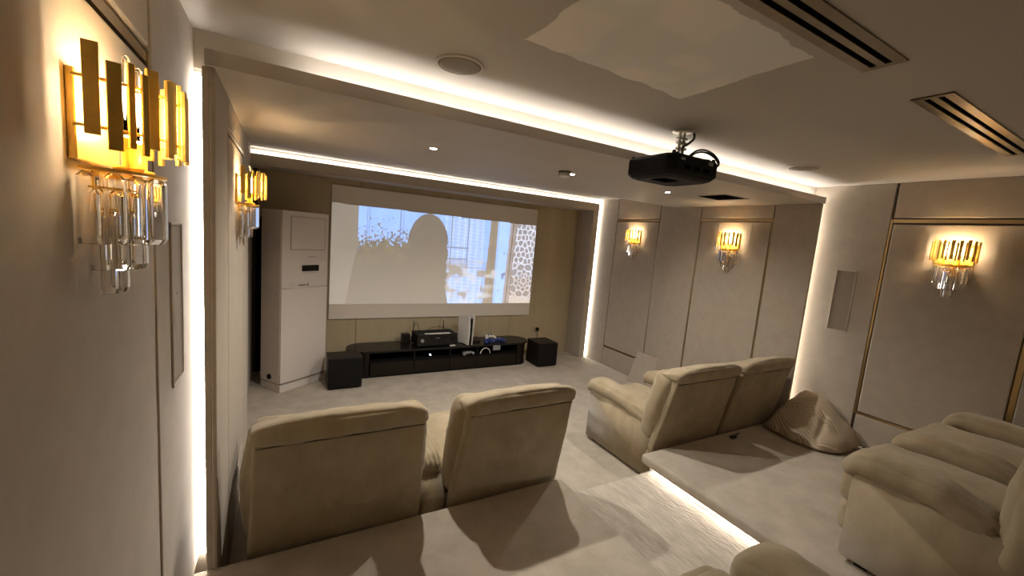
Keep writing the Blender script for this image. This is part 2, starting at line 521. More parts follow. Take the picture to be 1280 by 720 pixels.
def downlight(x, y, lab, k=1.0):
    t = empty('downlight', (x, y, HD)); tag(t, lab, 'lamp', 'recessed downlights')
    bm = bmesh.new(); add_lathe(bm, [(.04, 0), (.04, -.004), (.03, -.006), (.026, -.002)], 28)
    link('bezel', bm, 'white_paint', t, True)
    bm = bmesh.new(); add_cyl(bm, (0, 0, -.0075), .02, .024, .002, 20)
    link('lens', bm, 'down_lens', t)
    ld = bpy.data.lights.new('downlight_lamp', 'SPOT')
    ld.energy = W_DOWN * k; ld.color = (1.0, 0.93, 0.83); ld.spot_size = R_(158); ld.spot_blend = 0.8; ld.shadow_soft_size = 0.022
    lo = bpy.data.objects.new('downlight_lamp', ld); C.objects.link(lo); lo.parent = t; lo.location = (0, 0, -.03)
downlight(.964, 3.095, 'small lit downlight on the left of the dropped ceiling')
downlight(2.26, 3.10, 'small lit downlight beside the smoke detector')
downlight(3.545, 3.12, 'small lit downlight under the projector', .42)

t = empty('smoke_detector', (2.155, 3.06, HD)); tag(t, 'white round smoke detector on the dropped ceiling', 'detector')
bm = bmesh.new(); add_lathe(bm, [(.058, 0), (.058, -.012), (.045, -.014)], 28); link('base', bm, 'seam', t, True)
bm = bmesh.new(); add_lathe(bm, [(.050, -.014), (.052, -.036), (.040, -.048), (.01, -.050)], 28); link('body', bm, 'plastic_white', t, True)
bm = bmesh.new()
for k in range(10):
    a = k / 10 * 2 * math.pi
    add_box(bm, .049 * math.cos(a) - .005, .049 * math.cos(a) + .005, .049 * math.sin(a) - .005, .049 * math.sin(a) + .005, -.036, -.030)
link('slot', bm, 'black', t)['kind'] = 'stuff'

t = empty('ceiling_hatch', (4.09, 2.87, HD)); tag(t, 'open dark access hatch in the dropped ceiling', 'hatch')
box('opening', -.19, .19, -.17, .17, -.003, -.001, 'void', t)
bm = bmesh.new()
for a in ((-.2, .2, -.18, -.17), (-.2, .2, .17, .18), (-.2, -.19, -.17, .17), (.19, .2, -.17, .17)): add_box(bm, *a, -.006, -.001)
link('frame', bm, 'drop_paint', t)

# in-wall speakers
for S, x, lab in ((1, XR, 'narrow in-wall speaker left of the gold trim on the right wall'), (-1, XL, 'narrow in-wall speaker on the left wall behind the near sconce')):
    t = empty('wall_speaker', (x, 1.985, 1.74)); tag(t, lab, 'speaker', 'in-wall speakers')
    sg = -S
    bm = bmesh.new()
    for a in ((-.088, .088, .302, .312), (-.088, .088, -.312, -.302), (-.088, -.08, -.302, .302), (.08, .088, -.302, .302)):
        add_box(bm, min(0, sg * .008), max(0, sg * .008), a[0], a[1], a[2], a[3], .002, 1)
    link('frame', bm, 'wall', t)
    box('grille', 0, sg * .005, -.079, .079, -.301, .301, 'speaker_grille', t, .001, 1)
    box('badge', 0, sg * .007, -.008, .008, .035, .043, 'grey', t)

# ------------------------------------------------------------------ screen with the projected picture
def screen_picture():
    W, H = 340, 190
    rng = np.random.default_rng(4)
    u = (np.arange(W) + .5) / W; v = (np.arange(H) + .5) / H     # v from bottom
    U, V = np.meshgrid(u, v)
    def vnoise(fx, fy, seed):
        r = np.random.default_rng(seed); g = r.random((int(fy) + 3, int(fx) + 3))
        x = U * fx; y = V * fy; xi = x.astype(int); yi = y.astype(int); xf = x - xi; yf = y - yi
        xf = xf * xf * (3 - 2 * xf); yf = yf * yf * (3 - 2 * yf)
        return (g[yi, xi] * (1 - xf) + g[yi, xi + 1] * xf) * (1 - yf) + (g[yi + 1, xi] * (1 - xf) + g[yi + 1, xi + 1] * xf) * yf
    img = np.zeros((H, W, 3))
    lit = (V > .118) & (V < .872 - 0.02 * U)
    beige = np.array([.085, .080, .070])
    img[lit] = beige
    # pale room wall at the far left of the picture
    pl_ = lit & (U < .105 - .10 * np.clip(.55 - V, 0, 1)); img[pl_] += [.05, .045, .04]
    blue = np.array([.20, .37, .80])
    # sky with foliage top left
    edge = .60 + .05 * U / .3 + .12 * (vnoise(160, 90, 1) - .5) + .08 * (vnoise(24, 20, 2) - .5) - .03
    head = (((U - .418) / .098) ** 2 + ((V - .60) / .262) ** 2 < 1) | ((U > .30) & (V < .60))
    sky = lit & (U > .105) & (U < .56) & (V > edge) & ~head
    img[sky] = blue
    fol = sky & (U < .32) & (V < edge + .15) & (vnoise(165, 92, 3) > .50 + .3 * np.clip((V - edge) / .15, 0, 1))
    img[fol] = [.13, .12, .10]
    for xx in (.143, .152, .285, .298):
        img[sky & (abs(U - xx) < .0022)] = [.10, .17, .35]
    folb = lit & (U > .105) & (U < .33) & (V > edge - .16) & (V <= edge)
    img[folb] += (vnoise(60, 50, 5)[folb] > .55)[:, None] * np.array([.03, .022, -.002])
    # right part: tower facade
    sil_r = .513 + .003 * np.sin(V * 40) + .012 * (vnoise(2, 60, 6) - .5) - .03 * np.clip((V - .70) / .17, 0, 1)
    sil_r = np.where(V < .25, .513 + .0 * V + (.25 - V) * .12, sil_r)
    fac = lit & (U > sil_r)
    img[fac] = blue * .95
    g1 = fac & (U < .70)
    line = (np.abs((U * 62) % 1 - .5) > .36) | (np.abs((V * 34 + U * 3) % 1 - .5) > .34)
    img[g1 & line] = [.36, .47, .70]
    dk = (np.abs((U * 31) % 1 - .5) > .43)
    img[g1 & dk] *= .62
    for a in (.528, .616): img[fac & (abs(U - a) < .003) & (V > .40)] = [.13, .17, .27]
    for a in (.505, .60): img[fac & (U < .62) & (abs(V - a) < .005)] = [.13, .15, .22]
    img[fac & (U < .73) & (abs(V - .435) < .004)] = [.14, .14, .16]
    # central tan pillar
    pw = .018 + .012 * (1 - V)
    pil = fac & (np.abs(U - (.755 - .012 * (1 - V))) < pw)
    img[pil] = [.16, .14, .11]
    img[fac & (np.abs(U - (.757 - .012 * (1 - V))) < .003)] = [.10, .09, .08]
    # bushes
    low = fac & (U < .80) & (V < .50)
    bm_ = np.clip((vnoise(18, 10, 8) * .6 + vnoise(44, 30, 9) * .4 - .42) * 5, 0, 1) * np.clip((.52 - V) * 12, 0, 1) * low
    img[:] = img * (1 - .85 * bm_[..., None]) + np.array([.17, .145, .09]) * bm_[..., None]
    wm = np.clip((vnoise(26, 22, 11) - .6) * 4, 0, 1) * low * .7
    img[:] = img * (1 - wm[..., None]) + np.array([.40, .42, .46]) * wm[..., None]
    # bright blue door glass
    gl = fac & (U > .785) & (U < .848 - .02 * (1 - V)); img[gl] = [.24, .42, .92]
    img[gl & (vnoise(50, 26, 12) > .86)] = [.10, .14, .26]
    # frame
    frm = fac & (U >= .848 - .02 * (1 - V)) & (U < .885 - .02 * (1 - V)); img[frm] = [.22, .20, .21]
    ff = (U + .02 * (1 - V) - .848) / .037
    img[frm & (np.abs(ff - .5) < .1)] = [.08, .07, .06]
    img[frm & (ff > .88)] = [.12, .10, .09]
    # star lattice
    lat = fac & (U >= .885 - .02 * (1 - V))
    cx, cy = .948, .33
    asp = 3.33 / 1.88
    X = (U - cx) * asp; Y = V - cy
    rr = np.hypot(X, Y); th = np.arctan2(Y, X)
    ad = np.abs((th * 10 / (2 * np.pi)) % 1 - .5) * 2
    star = (np.abs(rr - .030) < .005) | (np.abs(rr - (.055 + .020 * ad)) < .005) | (np.abs(rr - (.115 - .025 * ad)) < .006) | (np.abs(rr - (.150 + .018 * ad)) < .006)
    star |= ((ad > .90) & (rr > .07) & (rr < .10)) | ((ad < .10) & (rr > .10) & (rr < .155)) | ((ad < .12) & (rr > .03) & (rr < .055))
    # voronoi-like strapwork elsewhere
    pts = []
    for i in range(-1, 8):
        for j in range(-1, 20):
            pts.append((.87 * asp + i * .046 + (.5 * .046 if j % 2 else 0) + rng.uniform(-.013, .013), j * .052 + rng.uniform(-.013, .013)))
    D = np.stack([np.hypot(U * asp - a, V - b) for a, b in pts]); D.sort(axis=0)
    strap = (D[1] - D[0]) < .010
    web = np.where(rr < .17, star, strap)
    img[lat] = [.17, .175, .20]
    img[lat & web] = [.52, .56, .68]
    warm = lat & (V < .36); img[warm] = img[warm] * [.95, .84, .74]
    img[lat & (V < .17)] = [.38, .34, .31]
    img[lit] *= (1 + .12 * (vnoise(30, 20, 15)[lit] - .5))[:, None]
    img = np.clip(img, 0, 1)
    return W, H, img

def build_screen():
    t = empty('projection_screen', (2.217, YS - .03, .73)); tag(t, 'wide white fixed screen on the front wall showing a projected picture', 'screen')
    x0, x1, z0, z1 = 0.552 - 2.217, 3.885 - 2.217, 0.0, 1.885
    box('screen_frame', x0, x1, 0.0, .03, z0, z1, 'plastic_white', t, .003)
    W, H, img = screen_picture()
    vx = np.linspace(x0 + .004, x1 - .004, W + 1); vz = np.linspace(z0 + .004, z1 - .004, H + 1)
    gx, gz = np.meshgrid(vx, vz)
    co = np.stack([gx, np.full_like(gx, -.002), gz], -1).reshape(-1, 3)
    i, j = np.meshgrid(np.arange(W), np.arange(H))
    a = (j * (W + 1) + i).ravel()
    faces = np.stack([a, a + 1, a + W + 2, a + W + 1], 1)
    me = bpy.data.meshes.new('projected_picture')
    me.from_pydata(co.tolist(), [], faces.tolist())
    at = me.color_attributes.new('picture', 'FLOAT_COLOR', 'CORNER')
    col = np.ones((W * H, 4, 4), dtype=np.float32)
    col[:, :, :3] = img.reshape(-1, 1, 3)
    at.data.foreach_set('color', col.ravel())
    m, nt, b = new_mat('projected_picture')
    b.inputs['Base Color'].default_value = (0.74, 0.68, 0.61, 1); b.inputs['Roughness'].default_value = .8
    b.inputs['Specular IOR Level'].default_value = .1
    an = nt.nodes.new('ShaderNodeVertexColor'); an.layer_name = 'picture'
    nt.links.new(an.outputs[0], b.inputs['Emission Color']); b.inputs['Emission Strength'].default_value = 0.62
    me.materials.append(m)
    o = bpy.data.objects.new('projected_picture', me); C.objects.link(o); o.parent = t
build_screen()

# ------------------------------------------------------------------ tv console and what stands on it
t = empty('media_console', (2.215, 5.915, 0)); tag(t, 'long low black console with rounded ends under the screen', 'console')
def stadium(bm, hx, r, z0, z1, n=14):
    pts = []
    for k in range(n + 1):
        a = -math.pi / 2 + math.pi * k / n; pts.append((hx + r * math.cos(a), r * math.sin(a)))
    for k in range(n + 1):
        a = math.pi / 2 + math.pi * k / n; pts.append((-hx + r * math.cos(a), r * math.sin(a)))
    lo = [bm.verts.new((x, y, z0)) for x, y in pts]; hi = [bm.verts.new((x, y, z1)) for x, y in pts]
    N = len(pts)
    for k in range(N): bm.faces.new((lo[k], lo[(k + 1) % N], hi[(k + 1) % N], hi[k]))
    bm.faces.new(lo[::-1]); bm.faces.new(hi)
    bmesh.ops.recalc_face_normals(bm, faces=bm.faces)
bm = bmesh.new(); stadium(bm, 1.215, .24, .355, .382); link('top', bm, 'black_gloss', t)
bm = bmesh.new(); stadium(bm, 1.205, .225, 0.0, .03); link('plinth', bm, 'black', t)
for s in (-1, 1):
    bm = bmesh.new()
    n = 14; pts = []
    for k in range(n + 1):
        a = -math.pi / 2 + math.pi * k / n
        pts.append((s * (1.18 + .232 * math.cos(a)), .232 * math.sin(a)))
    lo = [bm.verts.new((x, y, .02)) for x, y in pts]; hi = [bm.verts.new((x, y, .355)) for x, y in pts]
    for k in range(len(pts)): bm.faces.new((lo[k], lo[(k + 1) % len(pts)], hi[(k + 1) % len(pts)], hi[k]))
    bm.faces.new(lo[::-1]); bm.faces.new(hi); bmesh.ops.recalc_face_normals(bm, faces=bm.faces)
    link('end_panel', bm, 'black_panel', t)
box('back_panel', -1.18, 1.18, .19, .22, .02, .355, 'black', t)
box('shelf', -1.18, 1.18, -.21, .20, .205, .22, 'black', t)
sp = [1.05, 1.67, 2.22, 2.67, 3.38]
for xx in sp[1:-1]: box('divider', xx - 2.215 - .008, xx - 2.215 + .008, -.225, .19, .22, .355, 'black', t)
for a, b_ in zip(sp[:-1], sp[1:]):
    box('drawer_front', a - 2.215 + .003, b_ - 2.215 - .003, -.235, -.215, .03, .205, 'black_panel', t, .003)

t = empty('av_receiver', (2.02, 5.90, .382), R_(2)); tag(t, 'black audio receiver on the console with two thin antennas', 'receiver')
box('body', -.31, .31, -.14, .15, .015, .185, 'black', t, .006)
box('front_panel', -.315, .315, -.155, -.138, .015, .19, 'black_gloss', t, .004)
box('display', -.10, .14, -.158, -.154, .115, .15, 'black', t)
bm = bmesh.new()
for i, x in enumerate((-.035, -.02, -.004, .012, .026)): add_box(bm, x, x + .010, -.1600, -.158, .127, .138 if i % 2 else .136)
link('display_text', bm, 'grey', t)
for s in (-1, 1):
    bm = bmesh.new(); add_cyl(bm, (0, 0, 0), .028, .025, .022, 20); bm.transform(Matrix.Rotation(R_(90), 4, 'X'))
    link('knob', bm, 'grey' if s < 0 else 'black_gloss', t, False, (s * .24, -.155, .10))
for s in (-1, 1):
    box('foot', s * .26 - .02, s * .26 + .02, -.12, -.08, 0, .016, 'rubber', t)
for x in (-.29, .19):
    bm = bmesh.new(); add_tube(bm, [(x, .13, .16), (x + .004, .14, .33)], .006, 8); link('antenna', bm, 'black', t)
bm = bmesh.new()
add_tube(bm, [(-.30 + .10 * (i / 12) , .13, .19 + .12 * math.sin(math.pi * i / 12)) for i in range(13)], .0035, 6)
add_tube(bm, [(-.08 + .34 * (i / 12), .14, .18 + .05 * math.sin(math.pi * i / 12)) for i in range(13)], .0035, 6)
link('cable', bm, 'rubber', t)
o = box('paper_strip', 1.83, 2.22, 5.742, 5.80, .5745, .578, 'plastic_white'); tag(o, 'narrow white paper strip lying along the top front edge of the receiver', 'paper')
t2 = box('remote_control', 2.215, 2.30, 5.70, 5.735, .383, .40, 'plastic_white', None, .005); tag(t2, 'small white remote in front of the receiver', 'remote')
t = box('junction_box', 1.56, 1.68, 6.0, 6.10, .382, .52, 'black_panel', None, .004); tag(t, 'small dark box standing left of the receiver', 'box')

# upright white game console
t = empty('game_console', (2.50, 5.82, .382), R_(17.5)); tag(t, 'white upright game console with black centre on the media console', 'game console')
box('core', -.030, .030, -.125, .125, .01, .42, 'black_gloss', t, .006)
box('stand', -.045, .045, -.06, .06, 0, .012, 'black', t, .003)
for s in (-1, 1):
    bm = bmesh.new()
    pr_ = [(-.130, .005), (.125, .005), (.135, .30), (.120, .43), (-.110, .465), (-.138, .44), (-.140, .2)]
    a = [bm.verts.new((s * (.030 + (.006 if z > .3 else 0)), y, z)) for y, z in pr_]
    b_ = [bm.verts.new((s * (.042 + (.014 if z > .3 else .0)), y, z)) for y, z in pr_]
    N = len(pr_)
    for k in range(N): bm.faces.new((a[k], a[(k + 1) % N], b_[(k + 1) % N], b_[k]))
    bm.faces.new(a); bm.faces.new(b_[::-1]); bmesh.ops.recalc_face_normals(bm, faces=bm.faces)
    link('side_plate', bm, 'plastic_white', t)

def gamepad(x, y, z, rz, mat, lab, tilt=0):
    t = empty('game_controller', (x, y, z), R_(rz)); tag(t, lab, 'controller')
    t.rotation_euler[0] = R_(tilt)
    bm = bmesh.new()
    add_box(bm, -.07, .07, -.03, .035, .0, .045, .014, 3)
    for s in (-1, 1):
        add_tube(bm, [(s * .055, .0, .028), (s * .078, -.035, .022), (s * .085, -.075, .016)], .020, 10)
    link('body', bm, mat, t, True)
    for s in (-1, 1):
        bm = bmesh.new(); add_cyl(bm, (s * .03, -.01, .044), .011, .013, .012, 14)
        link('thumb_stick', bm, 'black', t)
    box('touch_pad', -.03, .03, .0, .028, .044, .048, 'grey', t, .001, 1)
gamepad(2.89, 5.80, .390, 20, 'blue', 'dark blue game controller lying on the right part of the console')
gamepad(3.12, 5.84, .390, -25, 'blue', 'blue patterned game controller at the right end of the heap')
gamepad(3.02, 6.02, .402, 5, 'plastic_white', 'white game controller behind the blue ones', 12)
bm = bmesh.new(); rnd = random.Random(5)
pts = []
for i in range(60):
    a = i * .9; rr = .05 + .03 * rnd.random()
    pts.append((2.72 + rr * math.cos(a) * 1.5 + rnd.uniform(-.01, .01), 5.95 + rr * math.sin(a), .390 + .04 * rnd.random()))
add_tube(bm, pts, .005, 5); o = link('cable_tangle', bm, 'brown'); tag(o, 'tangle of brown cable between console and controllers', 'cable')
bm = bmesh.new()
add_tube(bm, [(2.80 + .085 * math.cos(math.pi * (i / 16)), 5.672, .24 + .09 * math.sin(math.pi * (i / 16))) for i in range(17)], .006, 8)
o = link('white_cable', bm, 'plastic_white'); tag(o, 'white looped cable hanging at the console shelf front', 'cable')
o = box('grey_card', 2.93, 3.06, 5.665, 5.672, .285, .365, 'grey', None, .002); tag(o, 'small grey card propped at the console shelf edge', 'card')
gamepad(2.52, 5.76, .228, 10, 'grey', 'grey game controller inside the shelf under the white console')
bm = bmesh.new(); add_cyl(bm, (0, 0, 0), .014, .012, .03, 16); bm.transform(Matrix.Rotation(R_(90), 4, 'X'))  # emissive dot standing for the small light spot in the bay
t = link('glow_dot', bm, 'tick', None, False, (1.92, 5.75, .262)); tag(t, 'tiny glowing dot device inside the second console bay', 'device')

def subwoofer(x0, x1, y0, y1, h, lab, rz=0):
    cx, cy = (x0 + x1) / 2, (y0 + y1) / 2
    t = empty('subwoofer', (cx, cy, 0), R_(rz)); tag(t, lab, 'subwoofer', 'black cube subwoofers')
    hx, hy = (x1 - x0) / 2, (y1 - y0) / 2
    box('cabinet', -hx, hx, -hy + .02, hy, .012, h, 'black_panel', t, .006)
    box('grille', -hx + .008, hx - .008, -hy, -hy + .022, .02, h - .008, 'black', t, .008)
    for a in (-1, 1):
        for c in (-1, 1): box('foot', a * (hx - .05) - .015, a * (hx - .05) + .015, c * (hy - .06) - .015, c * (hy - .06) + .015, 0, .013, 'rubber', t)
subwoofer(.492, .900, 5.36, 5.68, .41, 'black cube subwoofer beside the air conditioner')
subwoofer(3.680, 4.055, 5.46, 5.86, .40, 'black cube subwoofer at the right end of the console')

t = empty('wall_socket', (4.10, YS, .46)); tag(t, 'wall socket with a black plug above the right subwoofer', 'socket')
box('plate', -.045, .045, -.008, 0, -.045, .045, 'wall_front', t, .003)
box('plug', -.028, .028, -.05, -.008, -.03, .028, 'black', t, .008)
bm = bmesh.new(); add_tube(bm, [(0, -.035, -.02), (0, -.04, -.12), (.005, -.03, -.25), (.02, -.03, -.44)], .005, 6); link('cord', bm, 'rubber', t)

# ------------------------------------------------------------------ floor standing air conditioner
t = empty('air_conditioner', (-.03, 5.435, 0), math.atan2(.343, .492)); tag(t, 'tall white floor standing air conditioner left of the screen', 'air conditioner')
W_, D_, H_ = .638, .385, 2.195
bm = bmesh.new(); add_box(bm, 0, W_, .02, D_, .10, H_, .012, 3); link('cabinet', bm, 'ac_white', t)
box('plinth', .004, W_ - .004, .012, D_ - .004, 0, .095, 'ac_white', t, .004)
box('lower_front', .003, W_ - .003, .002, .022, .115, 1.27, 'ac_white', t, .006, 3)
box('upper_front', .003, W_ - .003, .004, .022, 1.278, H_ - .004, 'ac_white', t, .006, 3)
box('joint', .01, W_ - .01, .006, .022, .097, .112, 'ac_line', t)
bm = bmesh.new()
for a in ((.11, .585, 2.13, 2.136), (.11, .585, 1.735, 1.741), (.11, .115, 1.735, 2.136), (.58, .585, 1.735, 2.136)): add_box(bm, a[0], a[1], .0015, .005, a[2], a[3])
link('outlet_joint', bm, 'ac_line', t)
box('outlet_flap', .116, .579, -.001, .006, 1.742, 2.129, 'ac_white', t, .002, 1)
box('display_window', .265, .50, -.001, .006, 1.475, 1.55, 'black_gloss', t)
bm = bmesh.new()
for k in range(9): add_box(bm, .275 + k * .025, .289 + k * .025, .003, .0045, 1.452, 1.459)
link('button_legend', bm, 'grey', t)
bm = bmesh.new()
for k, (w_, h_) in enumerate(((.012, .012), (.010, .009), (.011, .012), (.010, .009), (.012, .009), (.012, .012))): add_box(bm, .352 + k * .015, .352 + k * .015 + w_, .0025, .0045, 1.648, 1.648 + h_)
link('badge', bm, 'grey', t)
st = box('rating_sticker', .085, .37, .0015, .0045, 1.27, 1.345, 'ac_white', t)
box('sticker_print', .22, .32, .0005, .002, 1.295, 1.318, 'ac_line', st)
box('sticker_print', .335, .36, .0005, .002, 1.29, 1.328, 'ac_line', st)
bm = bmesh.new()
for a in ((.09, .19, 1.338, 1.340), (.09, .19, 1.276, 1.278), (.10, .17, 1.30, 1.303), (.10, .15, 1.315, 1.317)): add_box(bm, a[0], a[1], .0005, .002, a[2], a[3])
link('sticker_print', bm, 'ac_line', st)
bm = bmesh.new(); add_cyl(bm, (0, 0, 0), .032, .03, .02, 20); bm.transform(Matrix.Rotation(R_(-90), 4, 'Y'))
link('pipe_grommet', bm, 'black', t, False, (.004, .20, .17))
bm = bmesh.new(); add_cyl(bm, (0, 0, 0), .009, .009, .006, 12); bm.transform(Matrix.Rotation(R_(-90), 4, 'Y'))
link('screw', bm, 'grey', t, False, (.002, .10, 1.19))

# ------------------------------------------------------------------ projector
t = empty('ceiling_projector', (2.28, 1.98, HC)); tag(t, 'black projector hanging from the upper ceiling on a white bracket', 'projector')
pz0, pz1 = -.335, -.195
bm = bmesh.new()
prof = [(-.225, .0), (-.225, .0)]
def ring(z, ix, iy):
    x0, x1, y0, y1 = -.235 + ix, .235 - ix, -.185 + iy, .225 - iy
    c = .045
    return [bm.verts.new(p + (z,)) for p in ((x0 + c, y0), (x1 - c, y0), (x1, y0 + c), (x1, y1 - c), (x1 - c, y1), (x0 + c, y1), (x0, y1 - c), (x0, y0 + c))]
rs = [ring(pz0, .05, .05), ring(pz0 + .012, .02, .02), ring(pz0 + .035, .0, .0), ring(pz1 - .02, 0, 0), ring(pz1 - .004, .012, .012), ring(pz1, .03, .03)]
for a, b_ in zip(rs[:-1], rs[1:]):
    for k in range(8): bm.faces.new((a[k], a[(k + 1) % 8], b_[(k + 1) % 8], b_[k]))
bm.faces.new(rs[0][::-1]); bm.faces.new(rs[-1]); bmesh.ops.recalc_face_normals(bm, faces=bm.faces)
link('housing', bm, 'black', t)
bm = bmesh.new()
for r in range(7): add_box(bm, -.241, -.234, -.12, .165, pz0 + .045 + r * .011, pz0 + .050 + r * .011)
link('side_grille', bm, 'black_panel', t)
for r in range(3):
    box('rear_port', -.12 + r * .09, -.07 + r * .09, -.187, -.182, -.285, -.262, 'void', t)
box('rear_label', .10, .145, -.188, -.184, -.235, -.213, 'grey', t)
box('rear_label', -.16, -.125, -.188, -.184, -.237, -.222, 'grey', t)
bm = bmesh.new(); add_lathe(bm, [(.055, 0), (.055, .03), (.045, .035), (.04, .02), (.001, .018)], 28); bm.transform(Matrix.Rotation(R_(-90), 4, 'X'))
link('lens', bm, 'black_gloss', t, True, (.10, .222, -.26))
for a in ((-.19, -.15), (.19, -.15), (.19, .19), (-.19, .19)):
    bm = bmesh.new(); add_cyl(bm, (a[0], a[1], pz1 - .004), .013, .011, .018, 14); link('foot', bm, 'rubber', t)
box('bottom_cover', -.14, .0, -.05, .06, pz0 - .003, pz0 + .002, 'void', t)
bm = bmesh.new(); add_lathe(bm, [(.068, 0), (.068, -.005), (.055, -.010), (.02, -.012)], 32); link('ceiling_plate', bm, 'chrome', t, True, (.04, 0, 0))
bm = bmesh.new()
add_tube(bm, [(.02, 0, -.01), (.02, 0, -.19)], .011, 10); add_tube(bm, [(.058, 0, -.01), (.058, 0, -.19)], .011, 10)
for z in (-.045, -.075, -.11): add_box(bm, .0, .085, -.014, .014, z - .010, z + .004, .003, 1)
link('bracket', bm, 'chrome', t)
bm = bmesh.new()
for a in ((-.15, -.14), (.17, -.14), (.17, .16), (-.15, .16)):
    add_tube(bm, [(.04, 0, -.178), (a[0], a[1], pz1 + .006)], .008, 6)
link('bracket_arm', bm, 'black', t)
bm = bmesh.new()
add_tube(bm, curve_pts([(.13, -.02, -.002), (.12, -.03, -.04), (.06, -.04, -.085), (.0, -.05, -.12), (-.01, -.06, -.16), (.02, -.08, -.20)]), .008, 8)
link('cable', bm, 'rubber', t, True)
for q in (0, .014):
    bm = bmesh.new()
    add_tube(bm, curve_pts([(.06, -.06, -.165 - q), (.10, -.08, -.128 - q), (.15, -.11, -.12 - q), (.19, -.15, -.15 - q), (.20, -.185, -.20 - q), (.17, -.19, -.235)]), .006, 8)
    link('cable', bm, 'rubber', t, True)

# ------------------------------------------------------------------ reclining sofas
def recliner_sofa(loc, backs, arms, label, seed=0, hs=.665, th=12.5, by=0.0, pad0=.13, seat_top=.52, ch=.12):
    """loc = rear-bottom-left corner on the ground; backs/arms = x ranges from loc"""
    TH = R_(th)
    def tilt(p):
        b_, c = p.y, p.z
        return Vector((p.x, by + b_ * math.cos(TH) - c * math.sin(TH), .35 + b_ * math.sin(TH) + c * math.cos(TH)))
    t = empty('reclining_sofa', loc); tag(t, label, 'sofa', 'beige reclining two-seat sofas')
    x_min = min(a[0] for a in arms); x_max = max(a[1] for a in arms)
    n_arm = len(arms)
    for i, (a0, a1) in enumerate(arms):
        # side body of the arm with rounded rear shoulder
        prof = [(.035, .03), (.03, .33), (.05, .41), (.10, .47), (.20, .52), (.40, .55), (.88, .585), (.915, .56), (.915, .03)]
        bm = bmesh.new()
        A = [bm.verts.new((a0, y, z)) for y, z in prof]; B = [bm.verts.new((a1, y, z)) for y, z in prof]
        N = len(prof)
        for k in range(N): bm.faces.new((A[k], A[(k + 1) % N], B[(k + 1) % N], B[k]))
        bm.faces.new(A[::-1]); bm.faces.new(B)
        bmesh.ops.recalc_face_normals(bm, faces=bm.faces)
        bmesh.ops.bevel(bm, geom=list(bm.edges), offset=.012, segments=2, affect='EDGES')
        arm = link('armrest', bm, 'sofa', t, True)
        cxm = (a0 + a1) / 2; wd = (a1 - a0) / 2
        def shape(p, cxm=cxm):
            y = p.y; f = (y - pad0 - .03) / (.97 - pad0)
            z = p.z + .012 * math.sin(math.pi * min(1, max(0, f))) + (.03 * f)
            if y > .84: z -= 1.0 * (y - .84) ** 1.6
            k = 1.0 - .18 * max(0, 1 - f) ** 2
            # gathered end
            g = max(0, 1 - abs(f) * 3.2)
            z -= .05 * g
            pl = .013 * g * math.sin(p.x * 150 + 25 * y)
            return Vector((cxm + (p.x - cxm) * k, y, z + pl))
        soft('arm_pad', (cxm - wd - .02, pad0, .50), (cxm + wd + .02, .985, .65), 'sofa', arm, r=.075, n=(20, 40, 12), puff=(.012, .0, .012), wr=.012, freq=7, seed=seed + i, fn=shape)
        box('arm_foot', a0 + .04, a1 - .04, .10, .16, 0, .03, 'black', arm)
        box('arm_foot', a0 + .04, a1 - .04, .78, .84, 0, .03, 'black', arm)
    for i in range(len(arms) - 1):
        s0 = arms[i][1] + .004; s1 = arms[i + 1][0] - .004
        soft('seat_cushion', (s0, .22, .27), (s1, 1.02, seat_top), 'sofa', t, r=.07, n=(18, 20, 8), puff=(0, .01, .035), wr=.014, freq=5, seed=seed + 10 + i)
        box('seat_base', s0, s1, .06, .90, .04, .28, 'sofa', t, .01)
        soft('footrest', (s0 + .005, .90, .25), (s1 - .005, 1.05, seat_top - .03), 'sofa', t, r=.06, n=(18, 10, 10), puff=(0, .02, .01), wr=.012, freq=8, seed=seed + 20 + i)
        soft('footrest', (s0 + .005, .90, .055), (s1 - .005, 1.03, .262), 'sofa', t, r=.055, n=(18, 10, 10), puff=(0, .02, .005), wr=.012, freq=8, seed=seed + 23 + i)
    for i, (b0, b1) in enumerate(backs):
        s = seed + 30 + i * 5
        def taper(p, b0=b0, b1=b1):
            c = (b0 + b1) / 2; f = max(0, min(1, p.z / hs))
            return Vector((c + (p.x - c) * (1 - .075 * f), p.y, p.z))
        soft('back_panel', (b0 + .006, .0, -.34), (b1 - .006, .07, hs + .03), 'sofa', t, r=.016, n=(26, 4, 24), puff=(0, .004, 0), wr=.007, freq=4.5, seed=s, pre=taper, fn=tilt)
        def bulge(p, b0=b0, b1=b1):
            # the side wings of the cushion taper in towards the seat
            f = max(0, min(1, (p.z - .05) / .6)); c = (b0 + b1) / 2
            k = 1.0 + .02 * math.sin(math.pi * f) - .03 * f ** 3
            return Vector((c + (p.x - c) * k, p.y - .02 * (1 - f), p.z))
        soft('back_cushion', (b0 - .006, .055, .0), (b1 + .006, .25, hs + .03), 'sofa', t, r=.075, n=(24, 12, 22), puff=(.01, .05, 0), wr=.014, freq=5, seed=s + 1, fn=tilt, pre=bulge)
        def crown(p, b0=b0, b1=b1):
            c = (b0 + b1) / 2; u = (p.x - c) / ((b1 - b0) / 2)
            g = max(0, min(1, (p.z - hs) / ch))
            return Vector((c + (p.x - c) * (1 - .03 * g), p.y, p.z - .035 * abs(u) ** 4 * g - .55 * max(0, p.y) * g))
        soft('headrest', (b0 + .02, -.022, hs - .004), (b1 - .02, .20, hs + ch), 'sofa', t, r=.055, n=(30, 14, 12), puff=(.006, .012, .016), wr=.010, freq=7, seed=s + 2, pre=crown, fn=tilt)
        # tuck seam under the headrest
        soft('seam_line', (b0 + .05, -.004, hs - .004), (b1 - .05, .01, hs + .004), 'seam', t, r=.003, n=(2, 2, 2), fn=tilt)
    return t

